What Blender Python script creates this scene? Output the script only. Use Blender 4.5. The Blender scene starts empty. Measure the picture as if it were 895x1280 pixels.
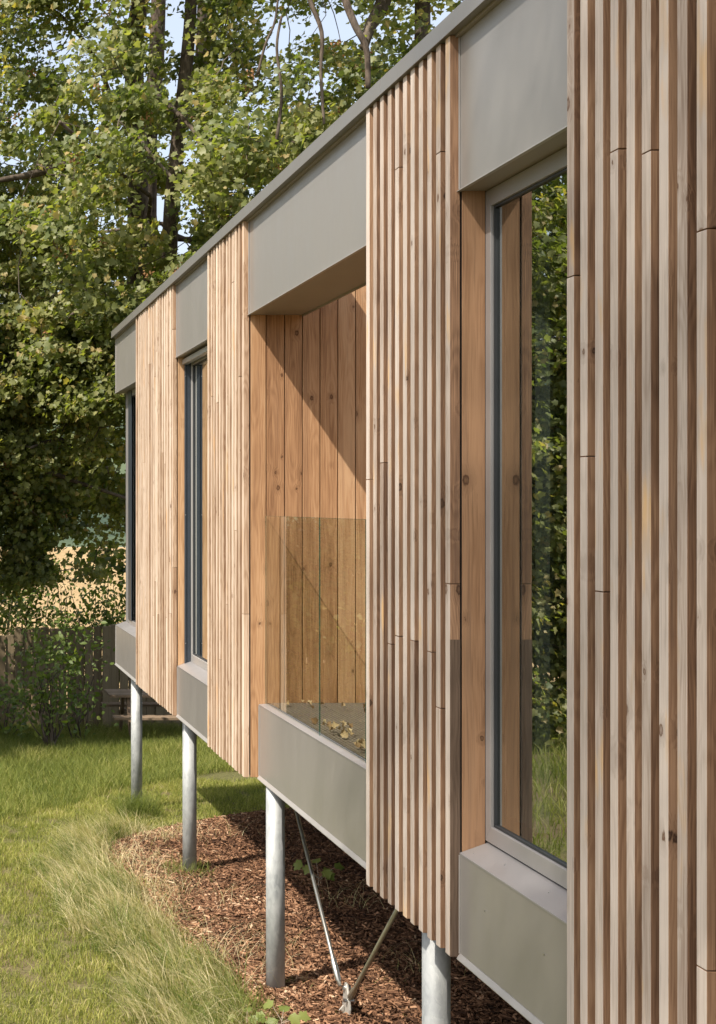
import bpy, math, random
import numpy as np
from mathutils import Vector, noise as mnoise
random.seed(7); RNG = np.random.default_rng(11)
S = bpy.context.scene; C = S.collection
E = 3.02          # eye height above the ground at the posts
FPX, CX, CY, D = 1700.0, -90.0, 630.0, 2.0

def at(px, py, Y):
    return Vector((-D + (px-CX)*Y/FPX, Y, E + (CY-py)*Y/FPX))

# ------------------------------------------------------------------ node helpers
def new_mat(name):
    m = bpy.data.materials.new(name); m.use_nodes = True
    nt = m.node_tree; nt.nodes.clear()
    out = nt.nodes.new('ShaderNodeOutputMaterial')
    return m, nt, out
class NT:
    def __init__(s, nt): s.nt = nt
    def n(s, t, **kw):
        nd = s.nt.nodes.new(t)
        for k, v in kw.items():
            if k.startswith('i_'):
                nd.inputs[k[2:].replace('_', ' ')].default_value = v
            else: setattr(nd, k, v)
        return nd
    def l(s, a, b): s.nt.links.new(a, b)
    def val(s, nd, i, v):
        if hasattr(v, 'is_output') or isinstance(v, bpy.types.NodeSocket): s.l(v, nd.inputs[i])
        else: nd.inputs[i].default_value = v
    def math(s, op, a, b=0.0, c=0.0, clamp=False):
        nd = s.nt.nodes.new('ShaderNodeMath'); nd.operation = op; nd.use_clamp = clamp
        s.val(nd, 0, a); s.val(nd, 1, b); s.val(nd, 2, c); return nd.outputs[0]
    def mapr(s, v, a, b, c=0.0, d=1.0):
        nd = s.nt.nodes.new('ShaderNodeMapRange'); s.val(nd, 0, v)
        for i, x in enumerate((a, b, c, d)): s.val(nd, i+1, x)
        return nd.outputs[0]
    def mix(s, f, a, b, blend='MIX'):
        nd = s.nt.nodes.new('ShaderNodeMix'); nd.data_type = 'RGBA'; nd.blend_type = blend
        s.val(nd, 0, f); s.val(nd, 6, a if not isinstance(a, tuple) else (*a, 1)[:4])
        s.val(nd, 7, b if not isinstance(b, tuple) else (*b, 1)[:4]); return nd.outputs[2]
    def comb(s, x, y, z):
        nd = s.nt.nodes.new('ShaderNodeCombineXYZ'); s.val(nd, 0, x); s.val(nd, 1, y); s.val(nd, 2, z); return nd.outputs[0]
    def noise(s, vec, scale=1.0, detail=3, rough=.55, dist=0.0):
        nd = s.nt.nodes.new('ShaderNodeTexNoise'); s.l(vec, nd.inputs['Vector'])
        nd.inputs['Scale'].default_value = scale; nd.inputs['Detail'].default_value = detail
        nd.inputs['Roughness'].default_value = rough; nd.inputs['Distortion'].default_value = dist
        return nd.outputs['Fac']
    def ramp(s, f, stops):
        nd = s.nt.nodes.new('ShaderNodeValToRGB'); s.l(f, nd.inputs[0]); e = nd.color_ramp.elements
        while len(e) < len(stops): e.new(.5)
        for k, (p, c) in enumerate(stops): e[k].position = p; e[k].color = (*c, 1)
        return nd.outputs[0]
    def bump(s, h, strength=.3, dist=.002):
        nd = s.nt.nodes.new('ShaderNodeBump'); nd.inputs['Strength'].default_value = strength
        nd.inputs['Distance'].default_value = dist; s.l(h, nd.inputs['Height']); return nd.outputs[0]
    def obj(s): return s.nt.nodes.new('ShaderNodeTexCoord').outputs['Object']
    def attr(s, name):
        nd = s.nt.nodes.new('ShaderNodeAttribute'); nd.attribute_name = name; return nd.outputs['Fac']

def principled(T, out, col, rough=.6, metal=0.0, normal=None, spec=.5, **kw):
    b = T.n('ShaderNodeBsdfPrincipled')
    T.val(b, b.inputs.find('Base Color'), col if not isinstance(col, tuple) else (*col, 1))
    T.val(b, b.inputs.find('Roughness'), rough); T.val(b, b.inputs.find('Metallic'), metal)
    b.inputs['Specular IOR Level'].default_value = spec
    if normal is not None: T.l(normal, b.inputs['Normal'])
    for k, v in kw.items(): T.val(b, b.inputs.find(k), v)
    T.l(b.outputs[0], out.inputs[0]); return b

def wood_mat(name, light, mid, dark, grain=1.0, knotcol=(.10, .045, .02), knot_amt=.5, patch=None, ring_f=260.0, rough=.75):
    """vertical timber: u = across (m), v = along (m); attribute rnd = one value per piece"""
    m, nt, out = new_mat(name); T = NT(nt)
    uv = T.n('ShaderNodeUVMap', uv_map='wood').outputs[0]
    sp = T.n('ShaderNodeSeparateXYZ'); T.l(uv, sp.inputs[0]); u, v = sp.outputs[0], sp.outputs[1]
    r = T.attr('rnd'); r100 = T.math('MULTIPLY', r, 97.3)
    # knots: cells along the length
    kv = T.comb(T.math('MULTIPLY', u, 10.0), T.math('MULTIPLY', v, 6.6), r100)
    vo = T.n('ShaderNodeTexVoronoi', voronoi_dimensions='3D', feature='F1'); T.l(kv, vo.inputs['Vector'])
    vo.inputs['Scale'].default_value = 1.0
    vs = T.n('ShaderNodeSeparateColor'); T.l(vo.outputs['Color'], vs.inputs[0])
    keep = T.math('LESS_THAN', vs.outputs[0], knot_amt)
    kn_n = T.noise(T.comb(T.math('MULTIPLY', u, 120.0), T.math('MULTIPLY', v, 60.0), r100), 1.0, 2)
    kd = T.math('ADD', vo.outputs['Distance'], T.mapr(kn_n, .25, .75, -.03, .03))
    size = T.mapr(T.math('POWER', vs.outputs[1], 1.8), 0, 1, .055, .15)
    kn = T.math('MULTIPLY', T.mapr(T.math('DIVIDE', kd, size), .8, 1.1, 1, 0), keep)
    halo = T.math('MULTIPLY', T.mapr(T.math('DIVIDE', kd, size), .9, 3.4, 1, 0), keep)
    # growth rings, bent round the knots
    wob = T.noise(T.comb(r100, T.math('MULTIPLY', v, 1.1), 3.0), 1.0, 2)
    wob2 = T.noise(T.comb(T.math('ADD', r100, 20.0), T.math('MULTIPLY', v, 2.6), 9.0), 1.0, 2)
    c = T.mapr(T.noise(T.comb(r100, 0.0, 0.0), 3.7, 0), .3, .7, -.05, .05)
    a = T.math('SUBTRACT', u, T.math('ADD', c, T.mapr(wob2, .3, .7, -.007, .007)))
    dd = T.mapr(wob, .25, .75, .005, .07)
    rr = T.math('SQRT', T.math('ADD', T.math('MULTIPLY', a, a), T.math('MULTIPLY', dd, dd)))
    rr = T.math('ADD', rr, T.math('MULTIPLY', halo, .016))
    fine = T.noise(T.comb(T.math('ADD', T.math('MULTIPLY', u, 250.0), T.math('MULTIPLY', halo, 2.2)), T.math('MULTIPLY', v, 3.2), r100), 1.0, 4, .68)
    fine = T.mapr(fine, .28, .72, 0, 1)
    rings = T.math('SINE', T.math('ADD', T.math('MULTIPLY', rr, ring_f*3.0), T.math('MULTIPLY', fine, 3.6)))
    rg = T.mapr(rings, -.6, 1, 0, 1)
    blot = T.noise(T.comb(T.math('MULTIPLY', u, 16.0), T.math('MULTIPLY', v, 1.6), r100), 1.0, 3, .6)
    g = T.math('ADD', T.math('MULTIPLY', rg, .17*grain), T.math('MULTIPLY', fine, .55*grain))
    g = T.math('ADD', g, T.mapr(blot, .3, .7, -.22, .28))
    g = T.math('ADD', g, T.mapr(T.noise(T.comb(r100, 5.0, 5.0), 5.1, 0), .3, .7, -.30, .32))
    col = T.ramp(g, [(0.02, light), (.45, mid), (1.0, dark)])
    if patch:      # unweathered lengths, still yellow
        pn = T.noise(T.comb(T.math('MULTIPLY', u, 10.0), T.math('MULTIPLY', v, 2.1), T.math('ADD', r100, 40.0)), 1.0, 3)
        col = T.mix(T.mapr(pn, .60, .72, 0, .8), col, patch)
    # checks: thin dark splits
    ck = T.noise(T.comb(T.math('MULTIPLY', u, 260.0), T.math('MULTIPLY', v, 2.2), T.math('ADD', r100, 11.0)), 1.0, 1)
    col = T.mix(T.mapr(ck, .73, .78, 0, .65), col, tuple(x*.35 for x in dark))
    col = T.mix(T.math('MULTIPLY', halo, .35), col, tuple(x*.75 for x in dark))
    core = T.mapr(T.math('DIVIDE', kd, size), .25, .75, .45, .95)
    col = T.mix(T.math('MULTIPLY', kn, core), col, knotcol)
    # grey water staining in long patches
    stn = T.noise(T.comb(T.math('MULTIPLY', u, 30.0), T.math('MULTIPLY', v, .9), T.math('ADD', r100, 71.0)), 1.0, 4, .65)
    col = T.mix(T.mapr(stn, .52, .72, 0, .42), col, tuple(x*.9+.03 for x in dark))
    hgt = T.math('SUBTRACT', T.math('MULTIPLY', fine, -.7), T.math('MULTIPLY', rg, .35))
    principled(T, out, col, rough, 0, T.bump(hgt, .45, .0012), spec=.25)
    return m

M = {}
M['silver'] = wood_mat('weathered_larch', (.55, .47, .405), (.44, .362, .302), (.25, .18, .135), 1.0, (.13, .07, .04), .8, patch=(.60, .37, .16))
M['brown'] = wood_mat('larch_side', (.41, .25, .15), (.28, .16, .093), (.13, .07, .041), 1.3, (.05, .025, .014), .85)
M['tanfront'] = wood_mat('larch_tan_front', (.68, .56, .45), (.55, .43, .325), (.31, .20, .125), 1.2, (.12, .055, .03), .8, patch=(.60, .33, .13))  # warm tan wood of the two far panels
M['tanside'] = wood_mat('larch_tan_side', (.62, .47, .35), (.48, .33, .22), (.26, .15, .085), 1.4, (.08, .035, .018), .8)
M['board'] = wood_mat('larch_board', (.54, .34, .19), (.42, .235, .118), (.22, .11, .052), 1.15, (.085, .036, .016), .6, ring_f=190)
M['reveal'] = wood_mat('shaded_reveal_board', (.33, .19, .105), (.24, .13, .068), (.13, .068, .036), 1.15, (.06, .027, .012), .7, ring_f=190)  # darker copy of the board wood, shade at the near window put into its colour
M['grey_board'] = wood_mat('grey_weathered_board', (.25, .175, .125), (.165, .112, .078), (.08, .052, .035), 1.0, (.03, .018, .01), .55)
M['fence'] = wood_mat('fence_board', (.25, .195, .12), (.18, .135, .08), (.10, .07, .04), .7, (.05, .03, .015), .3)
M['picnic'] = wood_mat('picnic_wood', (.30, .22, .15), (.22, .155, .10), (.13, .09, .06), .8, (.06, .04, .02), .3)

def simple(name, col, rough=.5, metal=0.0, var=0.0, scale=8.0, bump=0.0, spec=.5, bscale=None):
    m, nt, out = new_mat(name); T = NT(nt); o = T.obj()
    c = col; nrm = None
    if var:
        n = T.noise(o, scale, 5, .6)
        c = T.mix(T.mapr(n, .3, .7), tuple(x*(1-var) for x in col), tuple(min(1, x*(1+var)) for x in col))
    if bump: nrm = T.bump(T.noise(o, bscale or scale*6, 3), bump, .003)
    principled(T, out, c, rough, metal, nrm, spec); return m
# satin powder-coated aluminium, faint streaks and dust
def metal_mat(name, col):
    m, nt, out = new_mat(name); T = NT(nt); o = T.obj()
    mp = T.n('ShaderNodeMapping'); mp.inputs['Scale'].default_value = (2, 2, .8); T.l(o, mp.inputs[0])
    st = T.noise(mp.outputs[0], 3.0, 4, .6); du = T.noise(o, 55.0, 4, .7)
    c = T.mix(T.mapr(st, .35, .7), tuple(x*.99 for x in col), tuple(x*1.01 for x in col))
    c = T.mix(T.mapr(du, .66, .75, 0, .18), c, tuple(x*.5 for x in col))
    rg = T.mapr(st, .3, .7, .30, .40)
    principled(T, out, c, rg, .32, T.bump(T.noise(o, 1.2, 2), .03, .01), .5); return m
M['metal'] = metal_mat('coated_aluminium', (.285, .266, .245))
M['sillmetal'] = metal_mat('pale_coated_aluminium', (.30, .285, .28))
M['lip'] = metal_mat('folded_edge', (.40, .38, .36))
M['trim'] = metal_mat('roof_trim_aluminium', (.215, .20, .182))
M['soffit'] = simple('soffit_metal', (.27, .235, .20), .45, .2, .05, 3)
M['dark'] = simple('black_membrane', (.015, .014, .013), .9)
M['gasket'] = simple('rubber_gasket', (.02, .022, .025), .5)
M['anthracite'] = simple('anthracite_rail', (.045, .055, .07), .35, .3, .1, 20)
M['screw'] = simple('stainless_screw', (.5, .5, .5), .3, 1.0)
M['rod'] = simple('stainless_rod', (.55, .54, .50), .32, .9, .08, 30)
M['brassrod'] = simple('yellowed_rod', (.36, .345, .26), .4, .75, .1, 30)
M['zincplate'] = simple('zinc_plate', (.55, .52, .46), .5, .6, .1, 20)
M['render'] = simple('building_shell', (.16, .15, .14), .9, 0, .1, 2)
M['room'] = simple('room_paint', (.30, .29, .27), .9)
M['roomfloor'] = simple('room_floor', (.16, .12, .09), .6)
M['roofing'] = simple('roof_membrane', (.18, .18, .17), .8, 0, .15, 3)
M['curtain'] = simple('curtain_cloth', (.36, .38, .35), .9)

# galvanised steel
m, nt, out = new_mat('galvanised_steel'); T = NT(nt); o = T.obj()
mp = T.n('ShaderNodeMapping'); mp.inputs['Scale'].default_value = (1, 1, .45); T.l(o, mp.inputs[0])
vo = T.n('ShaderNodeTexVoronoi', feature='F1'); vo.inputs['Scale'].default_value = 60; T.l(mp.outputs[0], vo.inputs['Vector'])
sc = T.n('ShaderNodeSeparateColor'); T.l(vo.outputs['Color'], sc.inputs[0])
n1 = T.noise(mp.outputs[0], 9, 5, .65); n2 = T.noise(mp.outputs[0], 38, 4, .7, 1.5)
c = T.mix(T.mapr(n1, .32, .68), (.22, .235, .235), (.44, .45, .44))
c = T.mix(T.mapr(sc.outputs[0], 0, 1, 0, .35), c, (.50, .51, .50))
c = T.mix(T.mapr(n2, .58, .75, 0, .55), c, (.56, .55, .52))
principled(T, out, c, T.mapr(n1, .3, .7, .5, .7), .25, T.bump(n2, .2, .002), .5); M['galv'] = m

# glass: reflecting pane you can see through (thin, no refraction)
def glass(name, tint, ior, boost=0.0):
    m, nt, out = new_mat(name); T = NT(nt)
    geo = T.n('ShaderNodeNewGeometry'); dp = T.n('ShaderNodeVectorMath', operation='DOT_PRODUCT')
    T.l(geo.outputs['Normal'], dp.inputs[0]); T.l(geo.outputs['Incoming'], dp.inputs[1])
    f0 = ((ior-1)/(ior+1))**2; k5 = T.math('POWER', T.math('SUBTRACT', 1.0, T.math('ABSOLUTE', dp.outputs['Value'])), 5.0)
    fres = T.math('ADD', T.math('MULTIPLY', k5, 1-f0), f0)     # same from both sides of the thin pane
    gl = T.n('ShaderNodeBsdfGlossy'); gl.inputs['Roughness'].default_value = .0; gl.inputs['Color'].default_value = (.93, .97, .95, 1)
    T.l(T.bump(T.noise(T.obj(), 1.3, 1), .05, .01), gl.inputs['Normal'])
    tr = T.n('ShaderNodeBsdfTransparent'); tr.inputs[0].default_value = (*tint, 1)
    mx = T.n('ShaderNodeMixShader'); T.l(T.math('ADD', fres, boost, clamp=True), mx.inputs[0])
    T.l(tr.outputs[0], mx.inputs[1]); T.l(gl.outputs[0], mx.inputs[2]); T.l(mx.outputs[0], out.inputs[0])
    return m
M['winglass'] = glass('window_glass', (.50, .55, .53), 1.75, .42)
M['balglass'] = glass('balustrade_glass', (.93, .94, .86), 1.52, .10)
M['glassedge'] = simple('green_glass_edge', (.02, .09, .07), .15)

# deck grating
m, nt, out = new_mat('deck_tiles'); T = NT(nt); o = T.obj(); sp = T.n('ShaderNodeSeparateXYZ'); T.l(o, sp.inputs[0])
gx = T.math('SINE', T.math('MULTIPLY', sp.outputs[0], 260.0)); gy = T.math('SINE', T.math('MULTIPLY', sp.outputs[1], 150.0))
g = T.math('MAXIMUM', gx, gy)
c = T.mix(T.mapr(g, -.1, .6), (.018, .015, .013), (.22, .185, .155))
c = T.mix(T.mapr(T.noise(o, 5, 4), .35, .7), c, (.13, .105, .085))
principled(T, out, c, .8, 0, T.bump(g, .6, .004), .3); M['deck'] = m

# ------------------------------------------------------------------ mesh builder
class MB:
    def __init__(s): s.v = []; s.f = []; s.m = []; s.uv = []; s.r = []
    def quad(s, pts, mi, rnd, uvs):
        b = len(s.v); s.v += [tuple(p) for p in pts]; s.f.append(tuple(range(b, b+len(pts)))); s.m.append(mi); s.uv += uvs; s.r += [rnd]*len(pts)
    def box(s, x0, x1, y0, y1, z0, z1, mi=0, rnd=None, side=None, top=None, horiz=False, cut=0.0):
        """mi = material of the +-x faces, side = of the +-y faces; cut slopes both ends up inward"""
        if rnd is None: rnd = random.random()
        side = mi if side is None else side; top = side if top is None else top
        b = len(s.v)
        P = [(x0,y0,z0),(x1,y0,z0+cut),(x1,y1,z0+cut),(x0,y1,z0),(x0,y0,z1),(x1,y0,z1+cut),(x1,y1,z1+cut),(x0,y1,z1)]
        s.v += P; s.r += [rnd]*8
        F = [((0,4,7,3), mi, 'x'), ((1,2,6,5), mi, 'x'), ((0,1,5,4), side, 'y'), ((3,7,6,2), side, 'y'), ((4,5,6,7), top, 'z'), ((0,3,2,1), top, 'z')]
        cx, cy, cz = (x0+x1)/2, (y0+y1)/2, (z0+z1)/2
        for f, mm, ax in F:
            s.f.append(tuple(b+i for i in f)); s.m.append(mm)
            for i in f:
                x, y, z = P[i]
                if horiz == 'y': s.uv.append(((z-cz) if ax == 'x' else (x-cx), y))
                elif horiz == 'x': s.uv.append(((z-cz) if ax == 'y' else (y-cy), x))
                elif ax == 'x': s.uv.append((y-cy, z+rnd*7))
                elif ax == 'y': s.uv.append((x-cx, z+rnd*7))
                else: s.uv.append((x-cx, y-cy))
    def prism(s, pts, h0, h1, axis='y', mi=0, rnd=.5):
        """extrude a 2D outline: axis y -> pts are (x,z), axis x -> (y,z), axis z -> (x,y)"""
        n = len(pts); b = len(s.v)
        def P(p, h): return (p[0], h, p[1]) if axis == 'y' else ((h, p[0], p[1]) if axis == 'x' else (p[0], p[1], h))
        s.v += [P(p, h0) for p in pts] + [P(p, h1) for p in pts]; s.r += [rnd]*(2*n)
        s.f.append(tuple(b+i for i in range(n))); s.m.append(mi); s.uv += [tuple(p) for p in pts]
        s.f.append(tuple(b+n+i for i in reversed(range(n)))); s.m.append(mi); s.uv += [tuple(p) for p in reversed(pts)]
        for i in range(n):
            j = (i+1) % n; s.f.append((b+i, b+n+i, b+n+j, b+j)); s.m.append(mi)
            s.uv += [(pts[i][0], h0), (pts[i][0], h1), (pts[j][0], h1), (pts[j][0], h0)]
    def tube(s, pts, rad, n=12, mi=0, caps=True, rnd=.5):
        pts = [Vector(p) for p in pts]; b = len(s.v)
        if not isinstance(rad, (list, tuple)): rad = [rad]*len(pts)
        up = None
        for i, p in enumerate(pts):
            d = (pts[min(i+1, len(pts)-1)] - pts[max(i-1, 0)]).normalized()
            if up is None: up = Vector((1, 0, 0)) if abs(d.x) < .8 else Vector((0, 0, 1))
            a = (up - d*up.dot(d)).normalized(); c = d.cross(a); up = a
            for k in range(n):
                t = 2*math.pi*k/n; s.v.append(tuple(p + (a*math.cos(t) + c*math.sin(t))*rad[i])); s.r.append(rnd)
        for i in range(len(pts)-1):
            for k in range(n):
                k2 = (k+1) % n; s.f.append((b+i*n+k, b+i*n+k2, b+(i+1)*n+k2, b+(i+1)*n+k)); s.m.append(mi)
                s.uv += [(k/n, i), (k/n, i), (k/n, i+1), (k/n, i+1)]
        if caps:
            s.f.append(tuple(b+k for k in reversed(range(n)))); s.m.append(mi); s.uv += [(0, 0)]*n
            e = b+(len(pts)-1)*n; s.f.append(tuple(e+k for k in range(n))); s.m.append(mi); s.uv += [(0, 0)]*n
    def build(s, name, mats, parent=None, bevel=0, smooth=False):
        me = bpy.data.meshes.new(name); me.from_pydata(s.v, [], s.f)
        for mt in (mats if isinstance(mats, (list, tuple)) else [mats]): me.materials.append(mt)
        me.polygons.foreach_set('material_index', s.m)
        if smooth: me.polygons.foreach_set('use_smooth', [True]*len(s.f))
        uvl = me.uv_layers.new(name='wood'); uvl.data.foreach_set('uv', [c for u in s.uv for c in u])
        at_ = me.attributes.new('rnd', 'FLOAT', 'POINT'); at_.data.foreach_set('value', s.r)
        o = bpy.data.objects.new(name, me); C.objects.link(o)
        if parent is not None:
            o.parent = parent; o.matrix_parent_inverse = parent_world(parent).inverted()
        if bevel:
            bm = o.modifiers.new('Bevel', 'BEVEL'); bm.width = bevel; bm.segments = 2; bm.limit_method = 'ANGLE'
        if smooth: 
            pass
        return o
def parent_world(o):
    from mathutils import Matrix
    m = Matrix.Translation(o.location) if o.type == 'EMPTY' else Matrix.Identity(4)
    return m
def np_mesh(name, verts, faces_flat, counts, mats, rnd=None, parent=None, smooth=False, mi=None):
    me = bpy.data.meshes.new(name); nv = len(verts); nf = len(counts)
    me.vertices.add(nv); me.vertices.foreach_set('co', np.asarray(verts, np.float32).ravel())
    me.loops.add(len(faces_flat)); me.loops.foreach_set('vertex_index', np.asarray(faces_flat, np.int32))
    me.polygons.add(nf); st = np.zeros(nf, np.int32); st[1:] = np.cumsum(counts)[:-1]
    me.polygons.foreach_set('loop_start', st); me.polygons.foreach_set('loop_total', np.asarray(counts, np.int32))
    for mt in (mats if isinstance(mats, (list, tuple)) else [mats]): me.materials.append(mt)
    if mi is not None: me.polygons.foreach_set('material_index', np.asarray(mi, np.int32))
    if smooth: me.polygons.foreach_set('use_smooth', np.ones(nf, bool))
    me.update(calc_edges=True); me.validate()
    if rnd is not None:
        a = me.attributes.new('rnd', 'FLOAT', 'POINT'); a.data.foreach_set('value', np.asarray(rnd, np.float32))
    o = bpy.data.objects.new(name, me); C.objects.link(o)
    if parent is not None: o.parent = parent; o.matrix_parent_inverse = parent_world(parent).inverted()
    return o
def tag(o, label=None, cat=None, group=None, kind=None):
    if label: o['label'] = label
    if cat: o['category'] = cat
    if group: o['group'] = group
    if kind: o['kind'] = kind
    return o
def empty(name, loc, label, cat, group=None):
    o = bpy.data.objects.new(name, None); o.location = loc; o.empty_display_size = .2; C.objects.link(o)
    return tag(o, label, cat, group)

# ------------------------------------------------------------------ ground shape
def smooth(a, b, t):
    t = min(1, max(0, (t-a)/(b-a))); return t*t*(3-2*t)
def ground(x, y):
    z = -.02*max(0, min(y, 13)-10) - .079*max(0, min(y, 25)-13)
    if y > 25: z += -.035*(min(y, 62)-25)
    if y > 62: z += .0*(y-62) + 75*smooth(120, 700, y) + 20*mnoise.noise(Vector((x/160, y/160, 1)))*smooth(150, 500, y)
    z += .05*mnoise.noise(Vector((x*.35, y*.35, 0)))*smooth(10, 16, y)
    z += .25*smooth(-2.6, -6, x)
    return z

# ------------------------------------------------------------------ THE BUILDING
B = empty('timber_building', (0, 8, 0), 'long timber clad building raised on steel posts, grey metal boxes above and below its windows', 'building')
Zt, Zb = E+1.797, E-1.735      # batten top / bottom
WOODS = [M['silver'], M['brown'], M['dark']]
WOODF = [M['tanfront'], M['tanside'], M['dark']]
BD = .040
def batten_panel(y_start, y_end, n, w, mats, jit=.0015):
    mb = MB(); pitch = (y_end - w - y_start)/(n-1)
    for i in range(n):
        y0 = y_start + i*pitch + random.uniform(-.002, .002); 
        if i in (0, n-1): y0 = y_start + i*pitch
        y1 = y0 + w + random.uniform(-jit, jit)*(i not in (0, n-1))
        dx = random.uniform(0, .002+jit*.6)
        cuts = []; z = Zb + random.uniform(.5, 3.2)
        while z < Zt-.3: cuts.append(z); z += random.uniform(1.8, 3.6)
        if random.random() < .25: cuts = cuts[:0]
        zs = [Zb] + cuts + [Zt]
        for k in range(len(zs)-1):
            r = random.random(); last = (k == len(zs)-2)
            a = zs[k] + (.0015 if k else 0); b = zs[k+1] - (.0 if last else .0015)
            o = random.uniform(-.0012, .0012)
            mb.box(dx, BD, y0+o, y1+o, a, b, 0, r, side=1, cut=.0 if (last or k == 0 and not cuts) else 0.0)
    o = mb.build('batten_cladding', mats, B, bevel=.0016)
    bk = MB(); bk.box(.048, .14, y_start+.003, y_end-.003, Zb+.012, Zt-.002, 2)
    bk.build('backing_wall', mats, B)
    return o
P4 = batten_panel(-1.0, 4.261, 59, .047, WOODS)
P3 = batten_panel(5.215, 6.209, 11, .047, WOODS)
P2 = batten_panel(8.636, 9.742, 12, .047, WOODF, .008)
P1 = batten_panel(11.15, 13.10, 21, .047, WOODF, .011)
for p, l in ((P4, 'silver weathered battens of the nearest panel'), (P3, 'silver grey battens between the balcony and the near window'),
             (P2, 'honey coloured battens beyond the balcony'), (P1, 'honey coloured battens of the farthest panel')): p['label'] = l

# reveal boards at the right hand end of each panel (their faces look at the camera)
def reveal(y, xs, z0, z1, mats, grey_below=None):
    mb = MB()
    for a, b in zip(xs[:-1], xs[1:]):
        mb.box(a+.0022, b-.0022, y-.0, y+.022, z0, z1, 0)
    bk = MB(); bk.box(xs[0]-.004, xs[-1], y+.012, y+.05, z0+.002, z1-.002, 0)
    o = mb.build('reveal_boards', mats, B, bevel=.0012); bk.build('reveal_backing', M['dark'], B); return o
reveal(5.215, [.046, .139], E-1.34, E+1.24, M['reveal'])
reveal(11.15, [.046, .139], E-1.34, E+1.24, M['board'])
# the last board of the near panel is dark grey on its lower half
mb = MB(); mb.box(.0012, .040, 5.2128, 5.2145, Zb, E-.52, 0, .37); mb.build('grey_batten_face', M['grey_board'], B)
# balcony wall
xs = [.046, .148, .265, .378, .490, .603, .716, .829] + [.829+.113*k for k in range(1, 15)]
mb = MB()
for k, (a, b) in enumerate(zip(xs[:-1], xs[1:])):
    mb.box(a+.003, b-.003, 8.636+random.uniform(0, .0015), 8.662, (Zb if k == 0 else E-1.265), E+1.795, 0)
mb.build('balcony_wall_boards', M['board'], B, bevel=.0015)
mb = MB(); mb.box(.05, 2.4, 8.664, 8.74, Zb+.01, E+1.79, 0); mb.build('balcony_wall_backing', M['dark'], B)
mb = MB()
for k in range(20): mb.box(2.40, 2.425, 6.21+k*.1213+.002, 6.21+(k+1)*.1213-.002, E-1.26, E+1.79, 0)
mb.build('balcony_back_boards', M['board'], B)
mb = MB()
for k in range(20): mb.box(.16+k*.112+.002, .16+(k+1)*.112-.002, 6.185, 6.206, E-1.26, E+1.79, 0)
mb.build('balcony_near_boards', M['board'], B)

# metal headers and lower boxes
def header(y0, y1, depth, label):
    mb = MB(); x0 = .040
    mb.box(x0, depth, y0+.004, y1-.003, E+1.206, E+1.798, 0, side=0)
    o = mb.build('header_box', M['metal'], B, bevel=.0015); o['label'] = label
    mb = MB(); mb.prism([(x0-.013, E+1.197), (x0+.004, E+1.197), (x0+.004, E+1.206), (x0-.002, E+1.206), (x0-.013, E+1.2005)], y0-.002, y1-.001, 'y')
    mb.build('drip_edge', M['lip'], o, bevel=.0006)
    mb = MB(); mb.box(x0+.0045, depth-.006, y0+.006, y1-.005, E+1.2, E+1.2045); mb.box(depth-.012, depth, y0+.006, y1-.005, E+1.19, E+1.2045)
    mb.build('soffit', M['soffit'], o)
    mb = MB(); mb.box(x0-.007, x0-.001, y1-.006, y1-.0025, E+1.206, E+1.79); mb.build('edge_trim', M['lip'], o)
    return o
header(4.263, 5.215, .155, 'grey metal box over the near window')
header(6.209, 8.636, .385, 'grey metal box over the balcony')
header(9.742, 11.15, .155, 'grey metal box over the second window')
header(13.10, 14.77, .155, 'grey metal box at the far corner')
def lower(y0, y1, x0, top, xin, label, sill=True, rise=.040):
    mb = MB(); zb = E-1.722
    mb.prism([(x0, zb), (x0, top), (xin, top+rise), (xin, zb)], y0+.004, y1-.003, 'y')
    o = mb.build('lower_box', M['metal'], B, bevel=.002); o['label'] = label
    mb = MB(); mb.prism([(x0-.002, zb), (x0-.014, zb-.020), (x0-.012, zb-.024), (x0+.03, zb-.024), (x0+.03, zb-.0005)], y0-.002, y1-.001, 'y')
    mb.build('drip_edge', M['lip'], o, bevel=.0008)
    if sill:
        mb = MB(); mb.prism([(x0-.003, top-.006), (x0-.003, top+.0015), (xin-.002, top+rise+.0015), (xin-.002, top+rise-.004), (x0+.004, top-.006)], y0+.002, y1-.0025, 'y')
        mb.build('sill', M['sillmetal'], o, bevel=.001)
    mb = MB(); mb.box(x0-.006, x0-.0005, y1-.0055, y1-.0022, zb, top-.007); mb.build('edge_trim', M['lip'], o)
    return o
lb4 = lower(4.263, 5.215, .040, E-1.338, .150, 'grey metal box with sloping sill under the near window')
lb3 = lower(6.209, 8.634, .1026, E-1.272, .155, 'long pale grey metal box under the balcony glass', rise=.004)
lb2 = lower(9.742, 11.15, .046, E-1.328, .150, 'grey metal box under the second window')
lb1 = lower(13.10, 14.77, .040, E-1.312, .150, 'grey metal box under the corner window')
for (x, y, z) in ((.0388, 4.98, E-1.49), (.0388, 4.5, E-1.49)): mb = MB(); mb.tube([(x, y, z), (x-.002, y, z)], .0028, 8); mb.build('rivet', M['screw'], B)
for (x, y) in ((.07, 5.16), (.10, 4.95), (.10, 4.6)):
    z = E-1.338+.040*(x-.04)/.11+.0015; mb = MB(); mb.tube([(x, y, z), (x, y, z+.0022)], .0028, 8); mb.build('rivet', M['screw'], B)

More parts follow.
